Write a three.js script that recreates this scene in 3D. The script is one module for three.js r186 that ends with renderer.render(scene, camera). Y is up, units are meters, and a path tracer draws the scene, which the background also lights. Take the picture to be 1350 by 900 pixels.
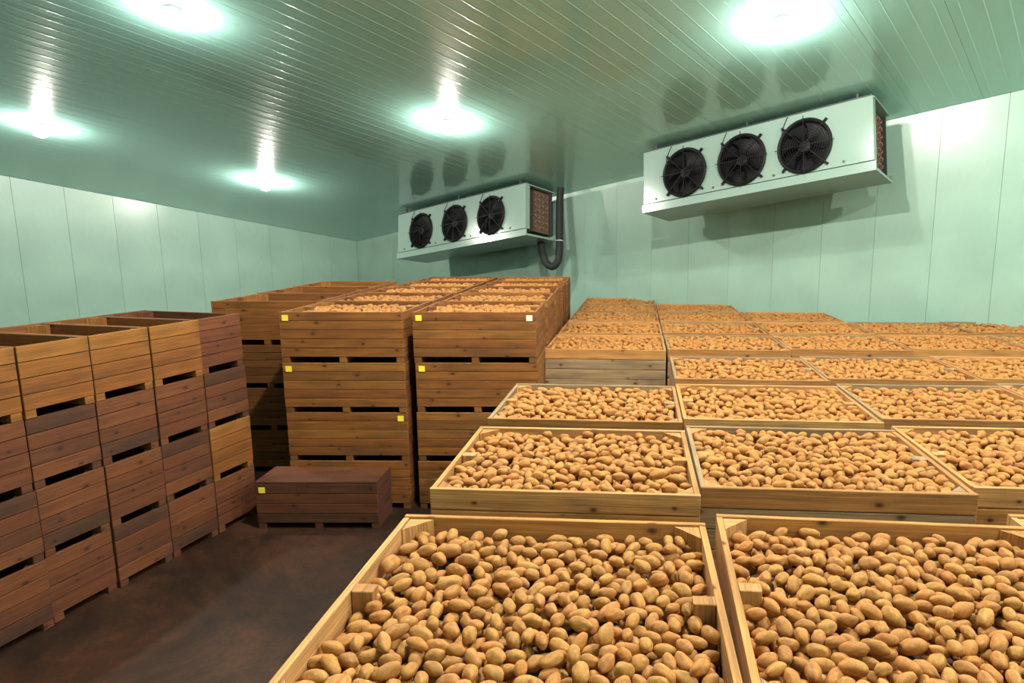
import * as THREE from 'three';
import { mergeGeometries, mergeVertices } from 'three/addons/utils/BufferGeometryUtils.js';
import { ImprovedNoise } from 'three/addons/math/ImprovedNoise.js';

// ---------------------------------------------------------------- camera, exposure
const scene = new THREE.Scene();
scene.background = new THREE.Color(0x000000);
const CAM_Y = 3.9, PITCH = Math.atan2(140, 858);
const camera = new THREE.PerspectiveCamera(2 * Math.atan(450 / 858) * 180 / Math.PI, 1.5, 0.05, 120);
camera.position.set(0, CAM_Y, 0);
camera.rotation.x = -PITCH;
camera.setViewOffset(1350, 900, -105, 0, 1350, 900);
const renderer = new THREE.WebGLRenderer();
renderer.toneMapping = THREE.LinearToneMapping;
renderer.toneMappingExposure = 1.02;
renderer.shadowMap.enabled = true;

const LAMP_POWER = 80;                                    // candela of a globe lamp; the list below gives each its share
const LAMP_COLOR = new THREE.Color().setRGB(1, 0.94, 0.83);

// ---------------------------------------------------------------- helpers
function rng(seed) { let a = seed >>> 0; return () => { a = (a + 0x6D2B79F5) >>> 0; let t = a; t = Math.imul(t ^ (t >>> 15), t | 1); t ^= t + Math.imul(t ^ (t >>> 7), t | 61); return ((t ^ (t >>> 14)) >>> 0) / 4294967296; }; }
const V = (x, y, z) => new THREE.Vector3(x, y, z);
const noise = new ImprovedNoise();
const used = {};
function numbered(n) { const k = used[n] = (used[n] ?? -1) + 1; return k ? `${n}_${String(k).padStart(3, '0')}` : n; }
function shade(o) { o.traverse(m => { if (m.isMesh) { m.castShadow = true; m.receiveShadow = true; } }); return o; }
function mesh(name, geo, mat, parent) { const m = new THREE.Mesh(geo, mat); m.name = name; m.castShadow = m.receiveShadow = true; parent.add(m); return m; }
function thing(name, label, category, group) { const o = new THREE.Group(); o.name = numbered(name); scene.add(o); o.userData = { label, category }; if (group) o.userData.group = group; return o; }
function structure(name, label, category) { const o = thing(name, label, category); o.userData.kind = 'structure'; return o; }
const rgb = (r, g, b) => new THREE.Color().setRGB(r, g, b);

function dataTexture(w, h, fn, srgb = true) {
  const d = new Uint8Array(w * h * 4);
  for (let y = 0; y < h; y++) for (let x = 0; x < w; x++) { const c = fn(x / w, y / h); const i = (y * w + x) * 4; d[i] = c[0] * 255; d[i + 1] = c[1] * 255; d[i + 2] = c[2] * 255; d[i + 3] = 255; }
  const t = new THREE.DataTexture(d, w, h); t.wrapS = t.wrapT = THREE.RepeatWrapping; t.magFilter = THREE.LinearFilter; t.minFilter = THREE.LinearMipmapLinearFilter; t.generateMipmaps = true;
  if (srgb) t.colorSpace = THREE.SRGBColorSpace; t.needsUpdate = true; return t;
}
const cl = (x) => Math.max(0, Math.min(1, x));
// noise that wraps at 1 in both directions
function tile(u, v, fu, fv, s) { const a = u * 2 * Math.PI, b = v * 2 * Math.PI, ru = fu / 6.2832, rv = fv / 6.2832; return noise.noise(Math.cos(a) * ru + s, Math.sin(a) * ru + Math.cos(b) * rv + s * 1.7, Math.sin(b) * rv + s * 0.3); }

// ---------------------------------------------------------------- materials
const woodMap = dataTexture(1024, 512, (u, v) => {
  let g = 0.80 + 0.16 * tile(u, v, 3, 60, 3.1) + 0.12 * tile(u, v, 9, 190, 8.2) + 0.14 * tile(u, v, 3, 8, 1.3);
  let k = 0;
  for (const [ku, kv, r] of [[.13, .2, .02], [.46, .62, .026], [.71, .35, .018], [.9, .85, .022], [.3, .9, .016]]) { const du = (u - ku), dv = (v - kv) * .45; const d = Math.hypot(du, dv * 1.4) / r; if (d < 2.2) k = Math.max(k, cl(1.15 - d) + 0.25 * cl(2.2 - d) * (0.5 + 0.5 * Math.sin(d * 14))); }
  g -= 0.42 * k;
  const gr = cl(tile(u, v, 5, 5, 12.3) * 1.6 - 0.1) * 0.16;            // weathered grey patches
  const r0 = cl(g), b0 = cl(g * 0.93 - 0.1 * k);
  return [r0 * (1 - 0.35 * gr), cl(g * 0.96 - 0.06 * k) * (1 - 0.22 * gr), b0 * (1 - 0.02 * gr)];
});
const woodBump = dataTexture(512, 512, (u, v) => { const g = cl(0.5 + 0.35 * tile(u, v, 3, 90, 5.1) + 0.25 * tile(u, v, 14, 200, 2.2)); return [g, g, g]; }, false);
const wood = (r, g, b) => new THREE.MeshStandardMaterial({ color: rgb(r, g, b), map: woodMap, roughness: 0.82, bumpMap: woodBump, bumpScale: 0.002 });
const PINE = [wood(0.686, 0.326, 0.096), wood(0.636, 0.287, 0.076), wood(0.735, 0.379, 0.137), wood(0.568, 0.255, 0.076), wood(0.460, 0.310, 0.172)];
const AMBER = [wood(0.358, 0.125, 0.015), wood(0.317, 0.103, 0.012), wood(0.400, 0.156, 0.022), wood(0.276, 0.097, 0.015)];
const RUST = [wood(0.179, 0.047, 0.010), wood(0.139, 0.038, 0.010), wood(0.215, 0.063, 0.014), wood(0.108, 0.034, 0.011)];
const tagYellow = new THREE.MeshStandardMaterial({ color: rgb(.95, .72, .06), roughness: 0.6 });
const tagWhite = new THREE.MeshStandardMaterial({ color: rgb(.85, .78, .6), roughness: 0.6 });

const ceilingMat = new THREE.MeshPhysicalMaterial({ color: rgb(.335, .64, .58), roughness: 0.3, specularIntensity: 0.6, clearcoat: 1, clearcoatRoughness: 0.09 });
const wallMap = dataTexture(512, 512, (u, v) => { const g = 0.95 + 0.05 * tile(u, v, 4, 4, 2.2) + 0.012 * tile(u, v, 30, 12, 6.1); return [cl(g), cl(g), cl(g * 0.99)]; });
const wallMat = new THREE.MeshPhysicalMaterial({ color: rgb(.325, .49, .425), roughness: 0.28, map: wallMap });
const coreMat = new THREE.MeshStandardMaterial({ color: rgb(.36, .52, .44), roughness: 0.7 });
const floorMap = dataTexture(1024, 1024, (u, v) => {
  const a = tile(u, v, 5, 5, 1.1), b = tile(u, v, 22, 22, 4.4), c = tile(u, v, 90, 90, 7.7);
  const g = cl(0.62 + 0.30 * a + 0.18 * b + 0.16 * c); const o = cl(0.5 + 1.2 * tile(u, v, 7, 7, 9.9));
  return [g, g * (0.80 + 0.08 * o), g * (0.66 + 0.14 * o)];
});
const floorMat = new THREE.MeshStandardMaterial({ color: rgb(.095, .046, .025), map: floorMap, roughness: 0.55 });
const coolerWhite = new THREE.MeshPhysicalMaterial({ color: rgb(.20, .285, .25), roughness: 0.2 });
const darkMetal = new THREE.MeshStandardMaterial({ color: rgb(.03, .035, .035), roughness: 0.5 });
const fanBlack = new THREE.MeshPhysicalMaterial({ color: rgb(.006, .006, .007), roughness: 0.5, specularIntensity: 0.35 });
const fanInside = new THREE.MeshStandardMaterial({ color: rgb(.012, .012, .012), roughness: 0.9 });
const rubber = new THREE.MeshStandardMaterial({ color: rgb(.012, .013, .013), roughness: 0.75 });
const copper = new THREE.MeshStandardMaterial({ color: rgb(.26, .12, .075), roughness: 0.5, metalness: 0.4 });
const coilMat = new THREE.MeshStandardMaterial({ color: rgb(.10, .065, .05), roughness: 0.7 });
const bulbMat = new THREE.MeshStandardMaterial({ color: 0xffffff, emissive: rgb(1, .98, .94), emissiveIntensity: 14 });
const fitting = new THREE.MeshStandardMaterial({ color: rgb(.75, .82, .78), roughness: 0.4 });
const potatoMap = dataTexture(512, 256, (u, v) => {
  let g = 0.84 + 0.16 * tile(u, v, 7, 5, 3.3) + 0.14 * tile(u, v, 40, 28, 1.9) + 0.10 * tile(u, v, 120, 80, 6.6);
  for (const [a, b] of [[.12, .4], [.34, .6], [.55, .35], [.78, .62], [.9, .45], [.45, .5], [.22, .7], [.67, .28]]) { const d = Math.hypot((u - a) * 2, v - b) / 0.022; if (d < 1) g -= 0.3 * (1 - d); }
  const w = cl(0.5 + tile(u, v, 6, 6, 9.1)); return [cl(g), cl(g * (0.93 + 0.05 * w)), cl(g * (0.82 + 0.12 * w))];
});
const potatoMat = new THREE.MeshStandardMaterial({ color: rgb(.58, .258, .068), map: potatoMap, roughness: 0.75 });
const POTATO_TONES = [rgb(1, 1, 1), rgb(.92, .86, .80), rgb(1.0, .92, .82), rgb(.84, .82, .78), rgb(1.0, 1.06, 1.0), rgb(.94, .98, .9)];
const potatoMats = POTATO_TONES.map(t => { const m = potatoMat.clone(); m.color.multiply(t); return m; });
const heapFill = new THREE.MeshStandardMaterial({ color: rgb(.10, .05, .022), roughness: 1 });  // dark brown of the filler blocks added under the potatoes

// ---------------------------------------------------------------- frame of the sloping ceiling: O corner, A along the cooler wall, B towards it, N out of the room
const cam2world = (x, y, z) => V(x, y, z).applyAxisAngle(V(1, 0, 0), -PITCH);
const N = cam2world(0, 858, -50).normalize();
const A = cam2world(1110, 50, 858).normalize();
const B = new THREE.Vector3().crossVectors(N, A).normalize(); // points to the back wall after the sign check below
if (B.z > 0) B.negate();
const O = (() => { const r = cam2world(470 - 780, 450 - 318, -858); return V(0, CAM_Y, 0).add(r.multiplyScalar(5.5 / r.dot(N))); })();
const cw = (u, v, w) => O.clone().addScaledVector(A, u).addScaledVector(N, v).addScaledVector(B, w);
const ceilBasis = new THREE.Quaternion().setFromRotationMatrix(new THREE.Matrix4().makeBasis(A, N, B.clone().negate()));  // local x = A, y = N, z = out from the back wall
const U1 = 29, W1 = -20;

// ---------------------------------------------------------------- the room
{
  const floor = structure('floor', 'dark brown dusty concrete floor of the store', 'floor');
  const corners = [cw(0, 0, 0), cw(U1, 0, 0), cw(U1, 0, W1), cw(0, 0, W1)];
  const s = new THREE.Shape(corners.map(p => new THREE.Vector2(p.x, -p.z)));
  const g = new THREE.ExtrudeGeometry(s, { depth: 0.2, bevelEnabled: false }); g.rotateX(-Math.PI / 2); g.translate(0, -0.2, 0);
  const p = g.attributes.position, uv = g.attributes.uv; for (let i = 0; i < p.count; i++) uv.setXY(i, p.getX(i) / 4, p.getZ(i) / 4);
  mesh('slab', g, floorMat, floor);
}
{ // ribbed metal ceiling panels running towards the cooler wall
  const ceil = structure('ceiling', 'pale green ribbed sheet metal ceiling sloping over the store', 'ceiling');
  const PW = 1.2, gap = 0.003, beads = [0.15, 0.45, 0.75, 1.05];
  const prof = [[gap / 2, 0.1], [gap / 2, 0.002], [gap / 2 + 0.002, 0]];
  for (const b of beads) { const hw = 0.007, d = 0.0015; prof.push([b - hw - 0.003, 0]); for (let k = 0; k <= 10; k++) { const t = k / 5 - 1; prof.push([b + hw * t, -d * 0.5 * (1 + Math.cos(Math.PI * t))]); } prof.push([b + hw + 0.003, 0]); }
  prof.push([PW - gap / 2 - 0.002, 0], [PW - gap / 2, 0.002], [PW - gap / 2, 0.1]);
  const L = -W1, pos = [], idx = [], uv = [];
  for (const [x, y] of prof) { pos.push(x, y, 0, x, y, L); uv.push(x, 0, x, L); }
  for (let i = 0; i + 1 < prof.length; i++) { const a = i * 2; idx.push(a, a + 2, a + 1, a + 1, a + 2, a + 3); }
  const n = prof.length - 1; idx.push(n * 2, 0, n * 2 + 1, n * 2 + 1, 0, 1);
  const g = new THREE.BufferGeometry(); g.setAttribute('position', new THREE.Float32BufferAttribute(pos, 3)); g.setAttribute('uv', new THREE.Float32BufferAttribute(uv, 2)); g.setIndex(idx); g.computeVertexNormals();
  const count = Math.ceil(U1 / PW);
  for (let k = 0; k < count; k++) { const m = mesh('panel', g, ceilingMat, ceil); m.position.copy(cw(k * PW, 0, 0)); m.quaternion.copy(ceilBasis); }
  const bk = mesh('backing', new THREE.BoxGeometry(U1 + 0.4, 0.15, L + 0.4), coreMat, ceil); bk.position.copy(cw(U1 / 2, 0.185, W1 / 2)); bk.quaternion.copy(ceilBasis);
}
function wall(name, label, from, to, out) { // vertical wall under a sloping ceiling edge, built of upright panels
  const o = structure(name, label, 'wall'); const d = to.clone().sub(from), len = Math.hypot(d.x, d.z), dir = V(d.x / len, 0, d.z / len), nrm = V(out.x, 0, out.z).normalize();
  const PW = 1.15, n = Math.ceil(len / PW);
  for (let k = 0; k < n; k++) {
    const a = k * PW + 0.002, b = Math.min(len, (k + 1) * PW) - 0.002, h = (t) => from.y + d.y * t / len - 0.004;
    if (b - a < 0.1) continue;
    const sh = new THREE.Shape([[a, 0], [b, 0], [b, h(b)], [a, h(a)]].map(q => new THREE.Vector2(...q)));
    // shallow upright grooves
    const g = new THREE.ExtrudeGeometry(sh, { depth: 0.08, bevelEnabled: true, bevelThickness: 0.003, bevelSize: 0.003, bevelOffset: -0.003, bevelSegments: 1 });
    const p = g.attributes.position, uv = g.attributes.uv; for (let i = 0; i < p.count; i++) uv.setXY(i, (p.getX(i) + k * 0.37) / 3, p.getY(i) / 3);
    const m = mesh('panel', g, wallMat, o);
    m.quaternion.setFromRotationMatrix(new THREE.Matrix4().makeBasis(dir, V(0, 1, 0), new THREE.Vector3().crossVectors(dir, V(0, 1, 0))));
    const zAxis = new THREE.Vector3().crossVectors(dir, V(0, 1, 0)); const off = zAxis.dot(nrm) > 0 ? 0.003 : -0.083;
    m.position.set(from.x, 0, from.z).addScaledVector(zAxis, off);
  }
  const sh = new THREE.Shape([[-0.3, -0.2], [len + 0.3, -0.2], [len + 0.3, from.y + d.y + 0.1], [-0.3, from.y + 0.1]].map(q => new THREE.Vector2(...q)));
  const m = mesh('core', new THREE.ExtrudeGeometry(sh, { depth: 0.15, bevelEnabled: false }), coreMat, o);
  const zAxis = new THREE.Vector3().crossVectors(dir, V(0, 1, 0)); m.quaternion.setFromRotationMatrix(new THREE.Matrix4().makeBasis(dir, V(0, 1, 0), zAxis));
  m.position.set(from.x, 0, from.z).addScaledVector(zAxis, zAxis.dot(nrm) > 0 ? 0.1 : -0.25);
}
wall('wall_back', 'pale green insulated panel wall behind the coolers', cw(0, 0, 0), cw(U1, 0, 0), B);
wall('wall_left', 'pale green insulated panel wall beyond the crate stacks', cw(0, 0, 0), cw(0, 0, W1), A.clone().negate());
wall('wall_right', 'pale green insulated panel wall at the end of the potato rows', cw(U1, 0, 0), cw(U1, 0, W1), A);
wall('wall_front', 'pale green insulated panel wall opposite the coolers', cw(0, 0, W1), cw(U1, 0, W1), B.clone().negate());

// ---------------------------------------------------------------- globe lamps under the ceiling
const LAMPS = [
  [5.13, -6.07, 0.6, 'glowing globe lamp on the ceiling near the room corner'],
  [12.39, -5.70, 0.50, 'glowing globe lamp on the ceiling facing the cooler with the drain pipe'],
  [19.54, -5.17, 0.46, 'glowing globe lamp on the ceiling facing the cooler above the potato rows'],
  [12.48, -10.97, 0.32, 'glowing globe lamp on the ceiling above the dark stack along the aisle'],
  [5.3, -10.97, 0.42, 'glowing globe lamp on the ceiling close to the long left wall'],
  [19.6, -10.97, 2.2, 'glowing globe lamp on the ceiling over the foremost potato crates'],
  [26.7, -5.3, 1.6, 'glowing globe lamp on the ceiling close to the right wall'],
  [26.7, -10.97, 1.7, 'glowing globe lamp on the ceiling between the right wall and potato rows'],
];
{
  const baseG = new THREE.LatheGeometry([[0, 0], [.12, 0], [.12, -.015], [.105, -.028], [0, -.028]].map(q => new THREE.Vector2(...q)), 24);
  const bulbG = new THREE.LatheGeometry([[0.001, -.27], [.05, -.265], [.1, -.245], [.135, -.205], [.15, -.155], [.15, -.11], [.135, -.07], [.11, -.045], [.10, -.025]].map(q => new THREE.Vector2(...q)).reverse(), 28);
  for (const [u, w, share, label] of LAMPS) {
    const o = thing('ceiling_lamp', label, 'lamp', 'globe lamps under the ceiling'); o.position.copy(cw(u, -0.012, w)); o.quaternion.copy(ceilBasis);
    mesh('fitting', baseG, fitting, o); mesh('bulb', bulbG, bulbMat, o);
    const l = new THREE.PointLight(LAMP_COLOR, LAMP_POWER * share, 0, 2); l.position.set(0, -0.085, 0); l.castShadow = true; l.shadow.radius = 3.5; l.name = 'lamp_light'; o.add(l);
  }
}

// ---------------------------------------------------------------- ceiling coolers
function cooler(u0, L, fans, label, pipe) {
  const T = 0.15, Hh = 1.38, Dp = 1.15, o = thing('ceiling_cooler', label, 'cooler', 'fan coolers hung under the ceiling');
  o.position.copy(cw(u0, -T - Hh, -1.85)); o.quaternion.copy(ceilBasis);       // local: x along, y up to ceiling, z towards the room, origin at the front bottom left
  const yb = 0.14;                                                              // drip tray height
  const sh = new THREE.Shape([[0, yb], [L, yb], [L, Hh], [0, Hh]].map(q => new THREE.Vector2(...q)));
  const cy = Hh - 0.69, R = 0.53;
  for (const f of fans) { const h = new THREE.Path(); h.absarc(f, cy, R, 0, Math.PI * 2, true); sh.holes.push(h); }
  const fg = new THREE.ExtrudeGeometry(sh, { depth: 0.03, bevelEnabled: true, bevelThickness: 0.008, bevelSize: 0.008, bevelOffset: -0.008, bevelSegments: 2, curveSegments: 40 }); fg.translate(0, 0, -0.03);
  mesh('front_panel', fg, coolerWhite, o);
  const bx = (x0, x1, y0, y1, z0, z1) => { const g = new THREE.BoxGeometry(x1 - x0, y1 - y0, z1 - z0); g.translate((x0 + x1) / 2, (y0 + y1) / 2, (z0 + z1) / 2); return g; };
  mesh('top_panel', bx(0, L + 0.02, Hh - 0.03, Hh, -Dp, -0.025), coolerWhite, o);
  mesh('end_panel', bx(0, 0.03, yb, Hh - 0.03, -Dp, -0.025), coolerWhite, o);
  mesh('end_flange', bx(L - 0.03, L, yb, Hh - 0.03, -0.16, -0.025), coolerWhite, o);
  // drip tray: a shallow pan, deeper to the rear
  const ts = new THREE.Shape([[0.02, yb], [0.02, 0.0], [-0.04, -0.02], [-Dp - 0.1, -0.06], [-Dp - 0.1, yb - 0.02], [-Dp - 0.06, yb - 0.02], [-Dp - 0.06, 0], [-0.04, 0.03], [-0.02, 0.04], [-0.02, yb]].map(q => new THREE.Vector2(...q)));
  const tg = new THREE.ExtrudeGeometry(ts, { depth: L + 0.06, bevelEnabled: false }); tg.rotateY(Math.PI / 2); tg.scale(1, 1, -1); 
  { const p = tg.attributes.position; const ix = tg.index; const nn = p.count; // the mirror turned the faces over: swap two corners of each triangle
    const arr = p.array, na = tg.attributes.normal.array; for (let t = 0; t < nn; t += 3) for (let c = 0; c < 3; c++) { const a = (t + 1) * 3 + c, b = (t + 2) * 3 + c; let q = arr[a]; arr[a] = arr[b]; arr[b] = q; q = na[a]; na[a] = na[b]; na[b] = q; } }
  tg.scale(1, 1, -1); { const p = tg.attributes.position.array, na = tg.attributes.normal.array; for (let t = 0; t < p.length / 3; t += 3) for (let c = 0; c < 3; c++) { const a = (t + 1) * 3 + c, b = (t + 2) * 3 + c; let q = p[a]; p[a] = p[b]; p[b] = q; q = na[a]; na[a] = na[b]; na[b] = q; } }
  tg.computeBoundingBox(); const bb = tg.boundingBox; tg.translate(-0.03 - bb.min.x, 0, 0.02 - bb.max.z);
  mesh('drip_tray', tg, coolerWhite, o);
  // finned coil block and its copper return bends at the open end
  const coil = mesh('coil', bx(0.1, L - 0.14, yb + 0.02, Hh - 0.06, -Dp + 0.04, -0.45), coilMat, o);
  const bends = []; for (let r = 0; r < 7; r++) for (let k = 0; k < 4; k++) { const g = new THREE.TorusGeometry(0.045, 0.016, 6, 8, Math.PI); g.rotateZ(-Math.PI / 2); g.rotateX((r + k) % 2 ? 0.5 : -0.5); g.translate(L - 0.14, yb + 0.14 + r * 0.155, -Dp + 0.16 + k * 0.16); bends.push(g); }
  mesh('return_bends', mergeGeometries(bends), copper, coil).userData.label = 'copper return bends at the open end';
  mesh('back_plate', bx(0.03, L - 0.05, yb, Hh - 0.03, -Dp, -Dp + 0.02), darkMetal, o);
  // fans
  const blade = (() => { const N1 = 8, pos = [], idx = []; for (let i = 0; i <= N1; i++) for (let j = 0; j <= 4; j++) { const r = 0.11 + (R - 0.16) * i / N1, ang = (-0.36 + 0.72 * j / 4) * (0.75 + 0.35 * i / N1) + 0.35 * i / N1, tw = (j / 4 - 0.5) * (0.15 - 0.05 * i / N1); pos.push(r * Math.cos(ang), r * Math.sin(ang), tw); } for (let i = 0; i < N1; i++) for (let j = 0; j < 4; j++) { const a = i * 5 + j; idx.push(a, a + 5, a + 1, a + 1, a + 5, a + 6); } const g = new THREE.BufferGeometry(); g.setAttribute('position', new THREE.Float32BufferAttribute(pos, 3)); g.setIndex(idx); g.computeVertexNormals(); const t = g.clone(); t.translate(0, 0, -0.008); const ti = t.index.array; for (let q = 0; q < ti.length; q += 3) { const s = ti[q]; ti[q] = ti[q + 1]; ti[q + 1] = s; } t.computeVertexNormals(); return mergeGeometries([g, t]); })();
  const shroudG = new THREE.LatheGeometry([[R - 0.005, -0.32], [R - 0.005, 0.0], [R + 0.03, 0.03], [R + 0.015, 0.055], [R - 0.02, 0.06], [R - 0.035, 0.03], [R - 0.035, -0.32]].map(q => new THREE.Vector2(...q)), 44); shroudG.rotateX(Math.PI / 2);
  const hubG = new THREE.LatheGeometry([[0, -0.12], [.13, -0.12], [.13, 0.02], [.11, 0.045], [0, 0.05]].map(q => new THREE.Vector2(...q)), 20); hubG.rotateX(Math.PI / 2);
  fans.forEach((f, fi) => {
    const fan = new THREE.Group(); fan.name = 'fan'; o.add(fan); fan.position.set(f, cy, 0.012);
    mesh('shroud', shroudG, fanBlack, fan);
    const bk = new THREE.CircleGeometry(R - 0.03, 32); bk.translate(0, 0, -0.31); mesh('inner_plate', bk, fanInside, fan);
    for (let k = 0; k < 7; k++) { const b = mesh('blade', blade, fanBlack, fan); b.rotation.z = k * Math.PI * 2 / 7 + fi * 0.4; b.position.z = -0.06; }
    mesh('hub', hubG, fanBlack, fan).position.z = -0.03;
    const wires = []; for (let k = 1; k <= 9; k++) { const g = new THREE.TorusGeometry(0.08 + (R - 0.08) * k / 9, 0.0045, 4, 36); wires.push(g); } for (let k = 0; k < 4; k++) { const g = new THREE.BoxGeometry(2 * R + 0.14, 0.012, 0.012); g.rotateZ(k * Math.PI / 4 + Math.PI / 4); if (k % 2 === 0) wires.push(g); else wires.push(g); }
    const gd = mergeGeometries(wires.map(g => g.toNonIndexed())); gd.translate(0, 0, 0.065); mesh('guard', gd, fanBlack, fan);
    for (let k = 0; k < 4; k++) { const g = new THREE.BoxGeometry(0.11, 0.045, 0.05); g.translate(R + 0.06, 0, 0.02); const m = mesh('mounting_lug', g, fanBlack, fan); m.rotation.z = Math.PI / 4 + k * Math.PI / 2; }
    const wire = new THREE.TubeGeometry(new THREE.CatmullRomCurve3([V(-R * 0.85, R * 0.5, 0.06), V(-R * 0.8, R * 0.82, 0.05), V(-R * 0.66, R + 0.09, 0.03), V(-R * 0.62, Hh - cy - 0.02, 0.02)]), 12, 0.009, 5); mesh('cable', wire, fanBlack, fan);
  });
  for (const hx of [0.3, L * 0.5, L - 0.3]) for (const z of [-0.1, -Dp + 0.1]) mesh('hanger', mergeGeometries([bx(hx - 0.1, hx + 0.1, Hh, Hh + 0.03, z - 0.05, z + 0.05), bx(hx - 0.02, hx + 0.02, Hh + 0.02, Hh + T - 0.004, z - 0.02, z + 0.02)]), darkMetal, o);
  mesh('hanging_rail', bx(0.02, L - 0.02, Hh + 0.001, Hh + 0.04, -0.12, -0.02), darkMetal, o);
  for (const x of [0.35, fans[0] + 0.7, fans[1] + 0.7, fans[2] + 0.75]) { const g = new THREE.CylinderGeometry(0.025, 0.025, 0.02, 8); g.rotateX(Math.PI / 2); g.translate(x, 0.22, 0.012); mesh('bolt', g, darkMetal, o); }
  if (pipe) {
    const toLocal = (u, v, w) => V(u - u0, v + T + Hh, -(w + 1.85));
    const pts = [toLocal(10.62, -1.50, -0.78), toLocal(10.63, -1.70, -0.77), toLocal(10.70, -2.0, -0.74), toLocal(10.80, -2.2, -0.7), toLocal(10.98, -2.28, -0.66), toLocal(11.12, -2.15, -0.62), toLocal(11.16, -1.9, -0.6), toLocal(11.15, -1.2, -0.58), toLocal(11.14, -0.45, -0.56), toLocal(11.14, -0.30, -0.55), toLocal(11.14, -0.1, -0.53), toLocal(11.14, -0.01, -0.52)];
    const m = mesh('drain_pipe', new THREE.TubeGeometry(new THREE.CatmullRomCurve3(pts), 60, 0.105, 14), rubber, o); m.userData.label = 'black insulated pipe bent in a U';
    const g = new THREE.TorusGeometry(0.108, 0.012, 6, 18); g.rotateX(Math.PI / 2); const q = toLocal(11.155, -1.55, -0.59); g.translate(q.x, q.y, q.z); mesh('pipe_clip', g, fitting, m);
  }
  return o;
}
cooler(5.33, 5.70, [1.21, 2.80, 4.37], 'white three-fan ceiling cooler with black U-bent drain pipe', true);
cooler(14.86, 5.15, [1.11, 2.49, 3.84], 'white three-fan ceiling cooler above the potato rows, without drain pipe', false);

// ---------------------------------------------------------------- wooden crates
const PITCHY = 0.715, FEET = 0.08, BODY = PITCHY - FEET;
function board(lx, ly, lz, x, y, z, r, bevel = 0.004) {
  const s = new THREE.Shape([[-lx / 2 + bevel, -ly / 2 + bevel], [lx / 2 - bevel, -ly / 2 + bevel], [lx / 2 - bevel, ly / 2 - bevel], [-lx / 2 + bevel, ly / 2 - bevel]].map(q => new THREE.Vector2(...q)));
  const g = bevel ? new THREE.ExtrudeGeometry(s, { depth: lz - 2 * bevel, bevelEnabled: true, bevelThickness: bevel, bevelSize: bevel, bevelSegments: 1 }) : new THREE.BoxGeometry(lx, ly, lz).toNonIndexed();
  if (bevel) g.translate(0, 0, -lz / 2 + bevel);
  g.clearGroups();
  const p = g.attributes.position, uv = g.attributes.uv, nr = g.attributes.normal, ou = r() * 7, ov = r() * 7, L = [lx, ly, lz], long = L.indexOf(Math.max(...L));
  for (let i = 0; i < p.count; i++) {
    const c = [p.getX(i), p.getY(i), p.getZ(i)], n = [Math.abs(nr.getX(i)), Math.abs(nr.getY(i)), Math.abs(nr.getZ(i))], ax = n.indexOf(Math.max(...n));
    const o = [0, 1, 2].filter(k => k !== long && k !== ax); const s2 = ax === long ? c[(long + 2) % 3] : c[o[0]];
    uv.setXY(i, (ax === long ? c[(long + 1) % 3] : c[long]) / 1.4 + ou, s2 / 0.55 + ov);
  }
  g.translate(x, y, z); return g;
}
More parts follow.
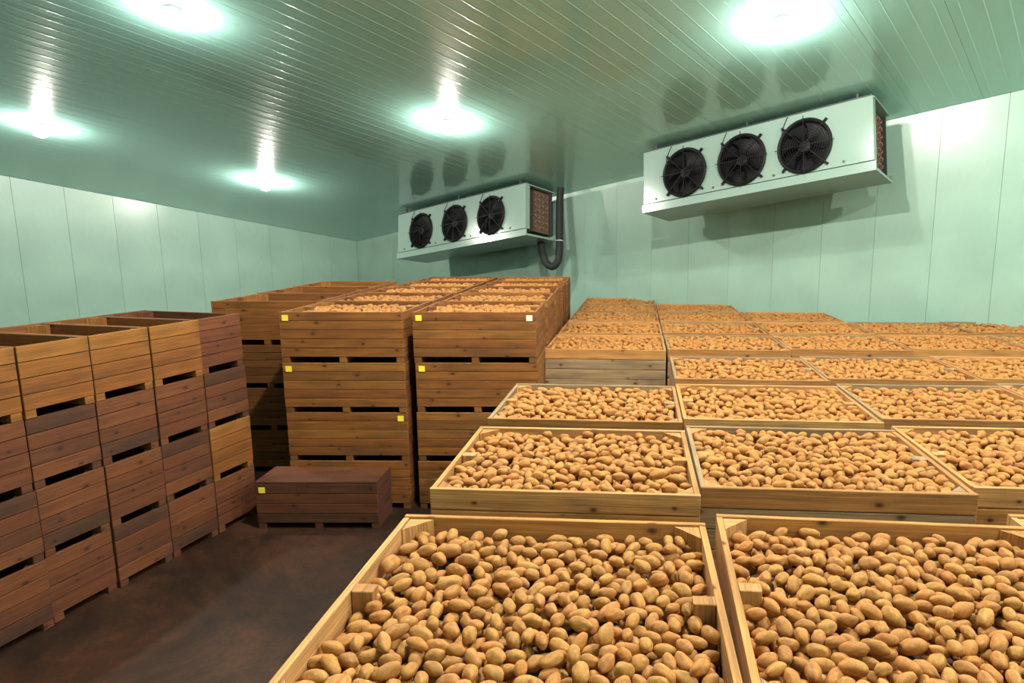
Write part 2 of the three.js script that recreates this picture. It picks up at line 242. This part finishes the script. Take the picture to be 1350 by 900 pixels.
// origin at the middle of the base; front faces +z
function crateTemplate(W, Dp, mats, seed, { boards = 4, mid = true, runners = 3, lid = false, plain = false, height = BODY, tag = null } = {}) {
  const r = rng(seed), o = new THREE.Group(), th = 0.036, y0 = FEET, pick = () => mats[Math.floor(r() * mats.length)];
  const bh = height / boards;
  const put = (name, items) => { if (plain) mesh(name + '_panel', mergeGeometries(items.map(i => i[1])), pick(), o); else for (const [m, g] of items) mesh(m, g, pick(), o); };
  for (const s of [1, -1]) {
    put('side', Array.from({ length: boards }, (_, k) => ['board', board(W, bh - 0.007, th, 0, y0 + bh * (k + .5), s * (Dp / 2 - th / 2) + (r() - .5) * .004, r)]));
    put('side', Array.from({ length: boards }, (_, k) => ['board', board(th, bh - 0.007, Dp - 2 * th - 0.002, s * (W / 2 - th / 2) + (r() - .5) * .004, y0 + bh * (k + .5) - (k === boards - 1 ? 0.006 : 0), 0, r)]));
  }
  if (!plain) {
    const leg = 0.15;
    for (const sx of [-1, 1]) for (const sz of [-1, 1]) { // three-cornered posts
      const s = new THREE.Shape([[0, 0], [leg, 0], [0, leg]].map(q => new THREE.Vector2(...q)));
      let g = new THREE.ExtrudeGeometry(s, { depth: height - 0.03, bevelEnabled: false }); g.rotateX(-Math.PI / 2); // x, y = height, z = -leg
      g.rotateY(sx < 0 ? (sz > 0 ? 0 : -Math.PI / 2) : (sz > 0 ? Math.PI / 2 : Math.PI));
      g.translate(sx * (W / 2 - th - 0.004), y0 + 0.012, sz * (Dp / 2 - th - 0.004));
      const uv = g.attributes.uv; for (let i = 0; i < uv.count; i++) uv.setXY(i, uv.getY(i) / 1.2 + sx, uv.getX(i) / 0.5 + sz * .3);
      mesh('corner_post', g, pick(), o);
    }
    if (mid) for (const sx of [-1, 1]) mesh('post', board(0.11, height - 0.012, 0.08, sx * (W / 2 - th - 0.058), y0 + height / 2 - 0.002, 0, r), pick(), o);
  }
  const bg = []; const nb = Math.round(Dp / 0.2); for (let k = 0; k < nb; k++) bg.push(board(W - 2 * th - 0.01, 0.025, Dp / nb - 0.014 - (k === 0 || k === nb - 1 ? th : 0), 0, y0 + 0.014, -Dp / 2 + Dp / nb * (k + .5) + (k === 0 ? th / 2 : k === nb - 1 ? -th / 2 : 0), r, 0)); mesh('base', mergeGeometries(bg), pick(), o);
  for (let k = 0; k < runners; k++) mesh('runner', board(0.1, FEET, Dp - 0.01, (k / (runners - 1) - .5) * (W - 0.11), FEET / 2, 0, r), pick(), o);
  if (lid) { const n = 4; for (let k = 0; k < n; k++) mesh('lid_board', board(W - 0.004, 0.028, Dp / n - 0.006, 0, y0 + height + 0.016, -Dp / 2 + Dp / n * (k + .5), r), pick(), o); }
  return o;
}
function place(tpl, name, label, group, x, y, z, turn, category = 'crate') {
  const o = tpl.clone(); o.name = numbered(name); o.userData = { label, category, group }; o.position.set(x, y, z); o.rotation.y = turn; scene.add(o); return o;
}
function addTag(o, W, Dp, sx, mat = tagYellow, h = BODY) { const g = new THREE.BoxGeometry(0.085, 0.08, 0.006); g.translate(sx * (W / 2 - 0.09), FEET + h - 0.085, Dp / 2 + 0.006); const m = mesh('tag', g, mat, o); m.userData.label = mat === tagYellow ? 'small yellow paper tag' : 'small pale paper tag'; return m; }

// --- potato rows: columns run 4 degrees off the camera's axis
const PW_ = 1.92, PD = 1.52, YAW = -Math.atan(0.072);
const ROWZ = [2.12, 4.30, 6.06, 7.86, 9.98, 11.72, 13.46, 15.2, 16.94];
const ORD = ['first', 'second', 'third', 'fourth', 'fifth', 'sixth', 'seventh', 'eighth', 'ninth'];
const COLN = ['in the row along the aisle', 'in the second row from the aisle', 'in the third row from the aisle', 'in the fourth row from the aisle', 'in the fifth row from the aisle'];
const tplFull = [11, 22, 33, 44].map(s => crateTemplate(PW_ - 0.028, PD, PINE, s));
const PD0 = 1.74, tplFirst = [12, 23].map(s => crateTemplate(PW_ - 0.028, PD0, PINE, s));
const tplPlain = [55, 66].map(s => crateTemplate(PW_ - 0.028, PD, PINE, s, { plain: true }));
const full = [];     // crates to fill: {x, y (rim), z, turn, W, D, drop}
const jr = rng(77);
const wallZ = (x) => { const a = cw(0, 0, 0), b = cw(U1, 0, 0); return a.z + (b.z - a.z) * (x - a.x) / (b.x - a.x); };
for (let c = 0; c < 5; c++) for (let r0 = 0; r0 < ROWZ.length; r0++) {
  const dp = r0 ? PD : PD0, zc = -(ROWZ[r0] + dp / 2), x0 = 0.62 + 0.072 * (-zc - 2.36), xc = x0 + (c - 0.5) * PW_;
  const left = xc - PW_ / 2, edge = 0.70 * (-zc + PD / 2) + 0.4;
  if (left > edge) continue;
  if (zc - PD / 2 - 0.5 < wallZ(xc - 1)) continue;
  const tiers = (c === 0 && r0 === 3) ? 2 : 3;
  for (let t = 0; t < tiers; t++) {
    const top = t === tiers - 1, detailed = top || (c === 0 && (r0 === 4)) ;
    const jx = (jr() - .5) * 0.01 + (c === 1 && r0 === 0 ? 0.025 : 0), jz = (jr() - .5) * 0.03, jt = (jr() - .5) * 0.012 + (c === 0 && r0 === 1 ? 0.01 : 0) + (c === 1 && r0 === 0 ? -0.022 : 0);
    const tp = r0 === 0 && top ? tplFirst[c % 2] : detailed ? tplFull[Math.floor(jr() * 4)] : tplPlain[Math.floor(jr() * 2)];
    const lab = top ? `open pine crate full of potatoes, ${ORD[r0]} ${COLN[c]}` : `${t ? 'middle' : 'bottom'} pine crate under the potatoes, ${ORD[r0]} ${COLN[c]}`;
    place(tp, top ? 'potato_crate' : 'wooden_crate', tiers === 2 && top ? 'low potato crate sunk one tier in the row along the aisle' : lab, top ? 'open crates full of potatoes' : 'crates carrying the potato crates', xc + jx, t * PITCHY, zc + jz, YAW + jt);
    if (top) full.push({ x: xc + jx, y: (t + 1) * PITCHY, z: zc + jz, turn: YAW + jt, W: PW_, D: dp, drop: r0 === 0 ? 0.085 : 0.045, c, r: r0 });
  }
}

// --- amber crate stack facing the aisle: two stacks side by side, rows behind
const MW = 1.71, MD = 1.5, TIER = ['bottom', 'second lowest', 'third', 'topmost'];
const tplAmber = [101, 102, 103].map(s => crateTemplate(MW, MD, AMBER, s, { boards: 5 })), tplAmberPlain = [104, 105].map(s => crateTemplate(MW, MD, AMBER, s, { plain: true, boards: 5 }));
for (let q = 0; q < 5; q++) for (let k = 0; k < 2; k++) for (let t = 0; t < 4; t++) {
  const front = q === 0, x = (k ? -1.61 : -3.45) + q * 0.05 + (jr() - .5) * 0.02, z = -8.9 - MD / 2 - q * 1.56 + (jr() - .5) * 0.03;
  const tp = front || t === 3 ? tplAmber[(k + t + q) % 3] : tplAmberPlain[t % 2];
  const o = place(tp, 'wooden_crate', `${TIER[t]} amber crate of the ${k ? 'stack beside the potato rows' : 'stack behind the low lidded crate'}${q ? ', ' + ORD[q] + ' deep' : ''}`, 'amber crates stacked four high', x, t * PITCHY, z, -0.012 + (jr() - .5) * 0.008);
  if (t === 3 && q > 0) full.push({ x, y: 4 * PITCHY, z, turn: -0.012, W: MW, D: MD, drop: 0.08, c: 9, r: q });
  if (t === 3 && q === 0) full.push({ x, y: 4 * PITCHY, z, turn: -0.012, W: MW, D: MD, drop: 0.08, c: 9, r: q });
  if (front) {
    if (k === 0 && t >= 2) addTag(o, MW, MD, -1); if (k === 0 && t === 1) addTag(o, MW, MD, 1);
    if (k === 1 && t >= 2) addTag(o, MW, MD, -1); if (k === 1 && t === 3) addTag(o, MW, MD, 1, tagWhite);
  }
}
// --- low lidded crate in front of them
{
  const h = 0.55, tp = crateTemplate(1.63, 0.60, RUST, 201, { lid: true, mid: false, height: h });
  const o = place(tp, 'low_crate', 'low dark reddish crate with boarded lid standing alone on the floor', 'low crate on the floor', -3.675, 0, -8.55, 0); delete o.userData.group;
  addTag(o, 1.63, 0.60, -1, tagYellow, h);
}
// --- dark stack along the aisle, its end faces turned to the aisle
{
  const LW = 0.70, LD = 1.6, dir = V(-4.764 + 5.108, 0, -8.775 + 7.409).normalize(), end = V(-4.764, 0, -8.775);
  const turn = Math.atan2(dir.x, dir.z) - Math.PI / 2;       // local +z faces the aisle
  const face = V(Math.sin(turn), 0, Math.cos(turn)); const sgn = face.x > 0 ? 1 : -1; const trn = sgn > 0 ? turn : turn + Math.PI; face.multiplyScalar(sgn);
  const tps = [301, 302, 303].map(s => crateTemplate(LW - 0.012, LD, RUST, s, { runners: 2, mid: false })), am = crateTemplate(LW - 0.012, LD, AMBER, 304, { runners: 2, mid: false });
  for (let k = 0; k < 8; k++) for (let t = 0; t < 4; t++) {
    const cpos = end.clone().addScaledVector(dir, -(k + .5) * LW).addScaledVector(face, -LD / 2 + (jr() - .5) * 0.03);
    const tp = (t === 3 && k > 0) || (t === 1 && k === 0) ? am : tps[(k + t) % 3];
    place(tp, 'wooden_crate', `${TIER[t]} narrow ${tp === am ? 'amber' : 'dark'} crate, ${ORD[k]} stack counted from the corridor end`, 'narrow crates stacked along the aisle', cpos.x, t * PITCHY, cpos.z, trn);
  }
}
// --- a stack added behind the gap between them, so the gap stays dark
for (let q = 0; q < 3; q++) for (let t = 0; t < 4; t++)
  place(t === 3 ? tplAmber[q] : tplAmberPlain[q % 2], 'wooden_crate', `${TIER[t]} amber crate added behind the gap beside the dark stack, ${ORD[q]} deep`, 'added amber crates behind the gap', -5.25 - q * 0.05, t * PITCHY, -10.4 - MD / 2 - q * 1.56, -0.01);

// ---------------------------------------------------------------- potatoes
function potatoGeo(seed, detail) {
  let g = new THREE.IcosahedronGeometry(1, detail); g.deleteAttribute('normal'); 
  const r = rng(seed), s = r() * 50, bend = (r() - .5) * 0.25, p = g.attributes.position;
  for (let i = 0; i < p.count; i++) {
    const v = V(p.getX(i), p.getY(i), p.getZ(i)), n1 = noise.noise(v.x * 0.9 + s, v.y * 0.9, v.z * 0.9), n2 = noise.noise(v.x * 2.1, v.y * 2.1 + s, v.z * 2.1);
    const k = 1 + 0.20 * n1 + 0.07 * n2; const e = 1 - 0.10 * v.x * v.x * (s % 2 > 1 ? 1 : -0.4);
    v.set(v.x * k, v.y * k * e, v.z * k * e + bend * v.x * v.x - bend * 0.33); p.setXYZ(i, v.x, v.y, v.z);
  }
  const uv = g.attributes.uv.clone(); g.deleteAttribute('uv'); g.setAttribute('uv', uv);
  // smooth normals for vertices that share a place
  const key = new Map(), nrm = new Float32Array(p.count * 3), acc = [];
  for (let t = 0; t < p.count; t += 3) { const a = V().fromBufferAttribute(p, t), b = V().fromBufferAttribute(p, t + 1), c = V().fromBufferAttribute(p, t + 2); const n = b.sub(a).cross(c.sub(a)); for (let q = 0; q < 3; q++) { const kx = [p.getX(t + q), p.getY(t + q), p.getZ(t + q)].map(z => z.toFixed(4)).join(); let e = key.get(kx); if (e === undefined) { e = acc.length; acc.push(V(0, 0, 0)); key.set(kx, e); } acc[e].add(n); nrm[(t + q) * 3] = e; } }
  for (let i = 0; i < p.count; i++) { const n = acc[nrm[i * 3]].clone().normalize(); nrm[i * 3] = n.x; nrm[i * 3 + 1] = n.y; nrm[i * 3 + 2] = n.z; }
  g.setAttribute('normal', new THREE.BufferAttribute(nrm, 3)); return g;
}
const fineGeos = [1, 2, 3, 4, 5, 6].map(s => potatoGeo(s * 13, 3)), coarseGeos = [1, 2, 3, 4, 5, 6].map(s => potatoGeo(s * 13, 2));
// drops potatoes one by one into a crate; heights over a grid of 1 cm cells; returns places with the heap's crown near y = 0
function heap(W, Dp, depth, seed) {
  const r = rng(seed), cs = 0.01, nx = Math.floor((W - 0.09) / cs), nz = Math.floor((Dp - 0.09) / cs), Hf = new Float32Array(nx * nz), who = new Int32Array(nx * nz).fill(-1), list = [];
  const target = depth, maxN = 2600; let sum = 0;
  for (let n = 0; n < maxN; n++) {
    const k = 0.85 + 0.35 * r() * r() + 0.1 * r(), a = (0.047 + 0.018 * r()) * k, b = (0.031 + 0.007 * r()) * k, c = (0.028 + 0.006 * r()) * k, yaw = r() * Math.PI, ca = Math.cos(yaw), sa = Math.sin(yaw);
    let best = null;
    for (let q = 0; q < 22; q++) {
      const m = Math.max(b, a * 0.6), px = (r() - .5) * (nx * cs - 2 * m), pz = (r() - .5) * (nz * cs - 2 * m);
      let y = 0; const i0 = Math.floor((px - a) / cs + nx / 2), i1 = Math.ceil((px + a) / cs + nx / 2), j0 = Math.floor((pz - a) / cs + nz / 2), j1 = Math.ceil((pz + a) / cs + nz / 2);
      for (let i = Math.max(0, i0); i <= Math.min(nx - 1, i1); i++) for (let j = Math.max(0, j0); j <= Math.min(nz - 1, j1); j++) {
        const dx = (i + .5 - nx / 2) * cs - px, dz = (j + .5 - nz / 2) * cs - pz, u = (dx * ca + dz * sa) / a, v = (-dx * sa + dz * ca) / b, d = u * u + v * v; if (d >= 0.86) continue;
        const under = c * Math.sqrt(1 - d); y = Math.max(y, Hf[i * nz + j] + under * 0.80);
      }
      const fx = Math.abs(px) / (W / 2), fz = Math.abs(pz) / (Dp / 2), score = y + 0.03 * (fx ** 6 + fz ** 6) ;
      if (!best || score < best.score) best = { score, y, px, pz, i0, i1, j0, j1 };
    }
    if (best.y > target + 0.02) { if (r() < 0.012) break; continue; }
    for (let i = Math.max(0, best.i0); i <= Math.min(nx - 1, best.i1); i++) for (let j = Math.max(0, best.j0); j <= Math.min(nz - 1, best.j1); j++) {
      const dx = (i + .5 - nx / 2) * cs - best.px, dz = (j + .5 - nz / 2) * cs - best.pz, u = (dx * ca + dz * sa) / a, v = (-dx * sa + dz * ca) / b, d = u * u + v * v; if (d >= 1) continue;
      const tp = best.y + c * Math.sqrt(1 - d); if (tp > Hf[i * nz + j]) { Hf[i * nz + j] = tp; who[i * nz + j] = n; }
    }
    list.push({ n, x: best.px, y: best.y - target, z: best.pz, a, b, c, yaw, rx: (r() - .5) * 0.5, rz: (r() - .5) * 0.45, spin: r() * 6.28, g: Math.floor(r() * 6), tone: Math.floor(r() * 6), seen: 0 });
  }
  const by = new Map(list.map(p => [p.n, p])); for (const w of who) if (w >= 0) by.get(w).seen++;
  return list.filter(p => p.seen > 6);
}
const heaps = {}; const fills = [];
const up = V(0, 1, 0);
for (const f of full) {
  const own = f.r <= 1 && f.c <= 1, variant = own ? `o${f.c}${f.r}` : `t${(f.c * 3 + f.r * 5) % 3}${f.W}`;
  const hp = heaps[variant] ??= heap(f.W, f.D, own ? 0.17 : 0.13, 900 + Object.keys(heaps).length * 7);
  const flip = !own && (f.r + f.c) % 2 ? Math.PI : 0;
  const q0 = new THREE.Quaternion().setFromAxisAngle(up, f.turn + flip);
  for (const p of hp) {
    const pos = V(p.x, p.y - f.drop, p.z).applyQuaternion(q0).add(V(f.x, f.y, f.z));
    const q = q0.clone().multiply(new THREE.Quaternion().setFromEuler(new THREE.Euler(0, -p.yaw, 0))).multiply(new THREE.Quaternion().setFromEuler(new THREE.Euler(p.rx, 0, p.rz))).multiply(new THREE.Quaternion().setFromAxisAngle(V(1, 0, 0), p.spin));
    fills.push({ pos, q, s: V(p.a, (p.b + p.c) / 2, (p.b + p.c) / 2), g: p.g, tone: p.tone, seen: p.seen, f });
  }
}
// the 300 that show largest stand for themselves
camera.updateMatrixWorld(true); camera.updateProjectionMatrix();
const near = fills.filter(p => { if (p.f.r !== 0) return false; const v = p.pos.clone().project(camera); return Math.abs(v.x) < 1.0 && Math.abs(v.y) < 1.0; })
  .map(p => { p.size = p.seen / p.pos.distanceToSquared(camera.position); return p; }).sort((a, b) => b.size - a.size).slice(0, 300);
const single = new Set(near);
for (const p of near) {
  const m = new THREE.Mesh(fineGeos[p.g], potatoMats[p.tone]); m.name = numbered('potato'); m.castShadow = m.receiveShadow = true; m.position.copy(p.pos); m.quaternion.copy(p.q); m.scale.copy(p.s);
  const d = p.pos.clone().sub(V(p.f.x, p.f.y, p.f.z)).applyAxisAngle(up, -p.f.turn), shape = p.s.x / p.s.y > 1.95 ? 'long' : p.s.x / p.s.y < 1.6 ? 'roundish' : 'oval', size = p.s.x < 0.052 ? 'small ' : p.s.x > 0.066 ? 'large ' : '';
  const spot = d.z < -p.f.D / 2 + 0.22 ? 'against the far board' : d.x < -p.f.W / 2 + 0.22 ? (p.f.c ? 'beside the shared boards' : 'beside the aisle boards') : d.x > p.f.W / 2 - 0.22 ? (p.f.c ? 'beside the outer boards' : 'beside the shared boards') : 'amid the heap';
  m.userData = { label: `${size}${shape} ${p.tone === 1 || p.tone === 3 ? 'darker tan' : 'tan'} potato ${spot} of the first ${p.f.c ? 'second-row crate' : 'aisle-row crate'}`, category: 'potato', group: p.f.c ? 'potatoes in the first crate of the second row' : 'potatoes in the first aisle crate' };
  scene.add(m);
}
{
  const rest = new THREE.Group(); rest.name = 'potato_heap'; rest.userData = { label: 'heaped tan potatoes filling the open crates', category: 'potatoes', kind: 'stuff' }; scene.add(rest);
  for (let g = 0; g < 6; g++) for (const fine of [0, 1]) {
    const set = fills.filter(p => !single.has(p) && p.g === g && (p.f.r <= 1 ? 1 : 0) === fine); if (!set.length) continue;
    const im = new THREE.InstancedMesh(fine ? fineGeos[g] : coarseGeos[g], potatoMat, set.length); im.name = 'potatoes'; im.castShadow = im.receiveShadow = true; im.userData.kind = 'stuff';
    set.forEach((p, i) => { im.setMatrixAt(i, new THREE.Matrix4().compose(p.pos, p.q, p.s)); im.setColorAt(i, POTATO_TONES[p.tone]); }); rest.add(im);
  }
  const cores = full.map(f => { const g = new THREE.BoxGeometry(f.W - 0.36, 0.3, f.D - 0.12); g.rotateY(f.turn); g.translate(f.x, f.y - f.drop - 0.12 - 0.15, f.z); return g; });  // plain blocks added inside each heap to close see-through gaps
  const m = mesh('heap_fill', mergeGeometries(cores), heapFill, rest); m.userData.kind = 'stuff';
  console.log('crates full', full.length, 'potatoes', fills.length, 'single', near.length);
}

shade(scene);
renderer.render(scene, camera);
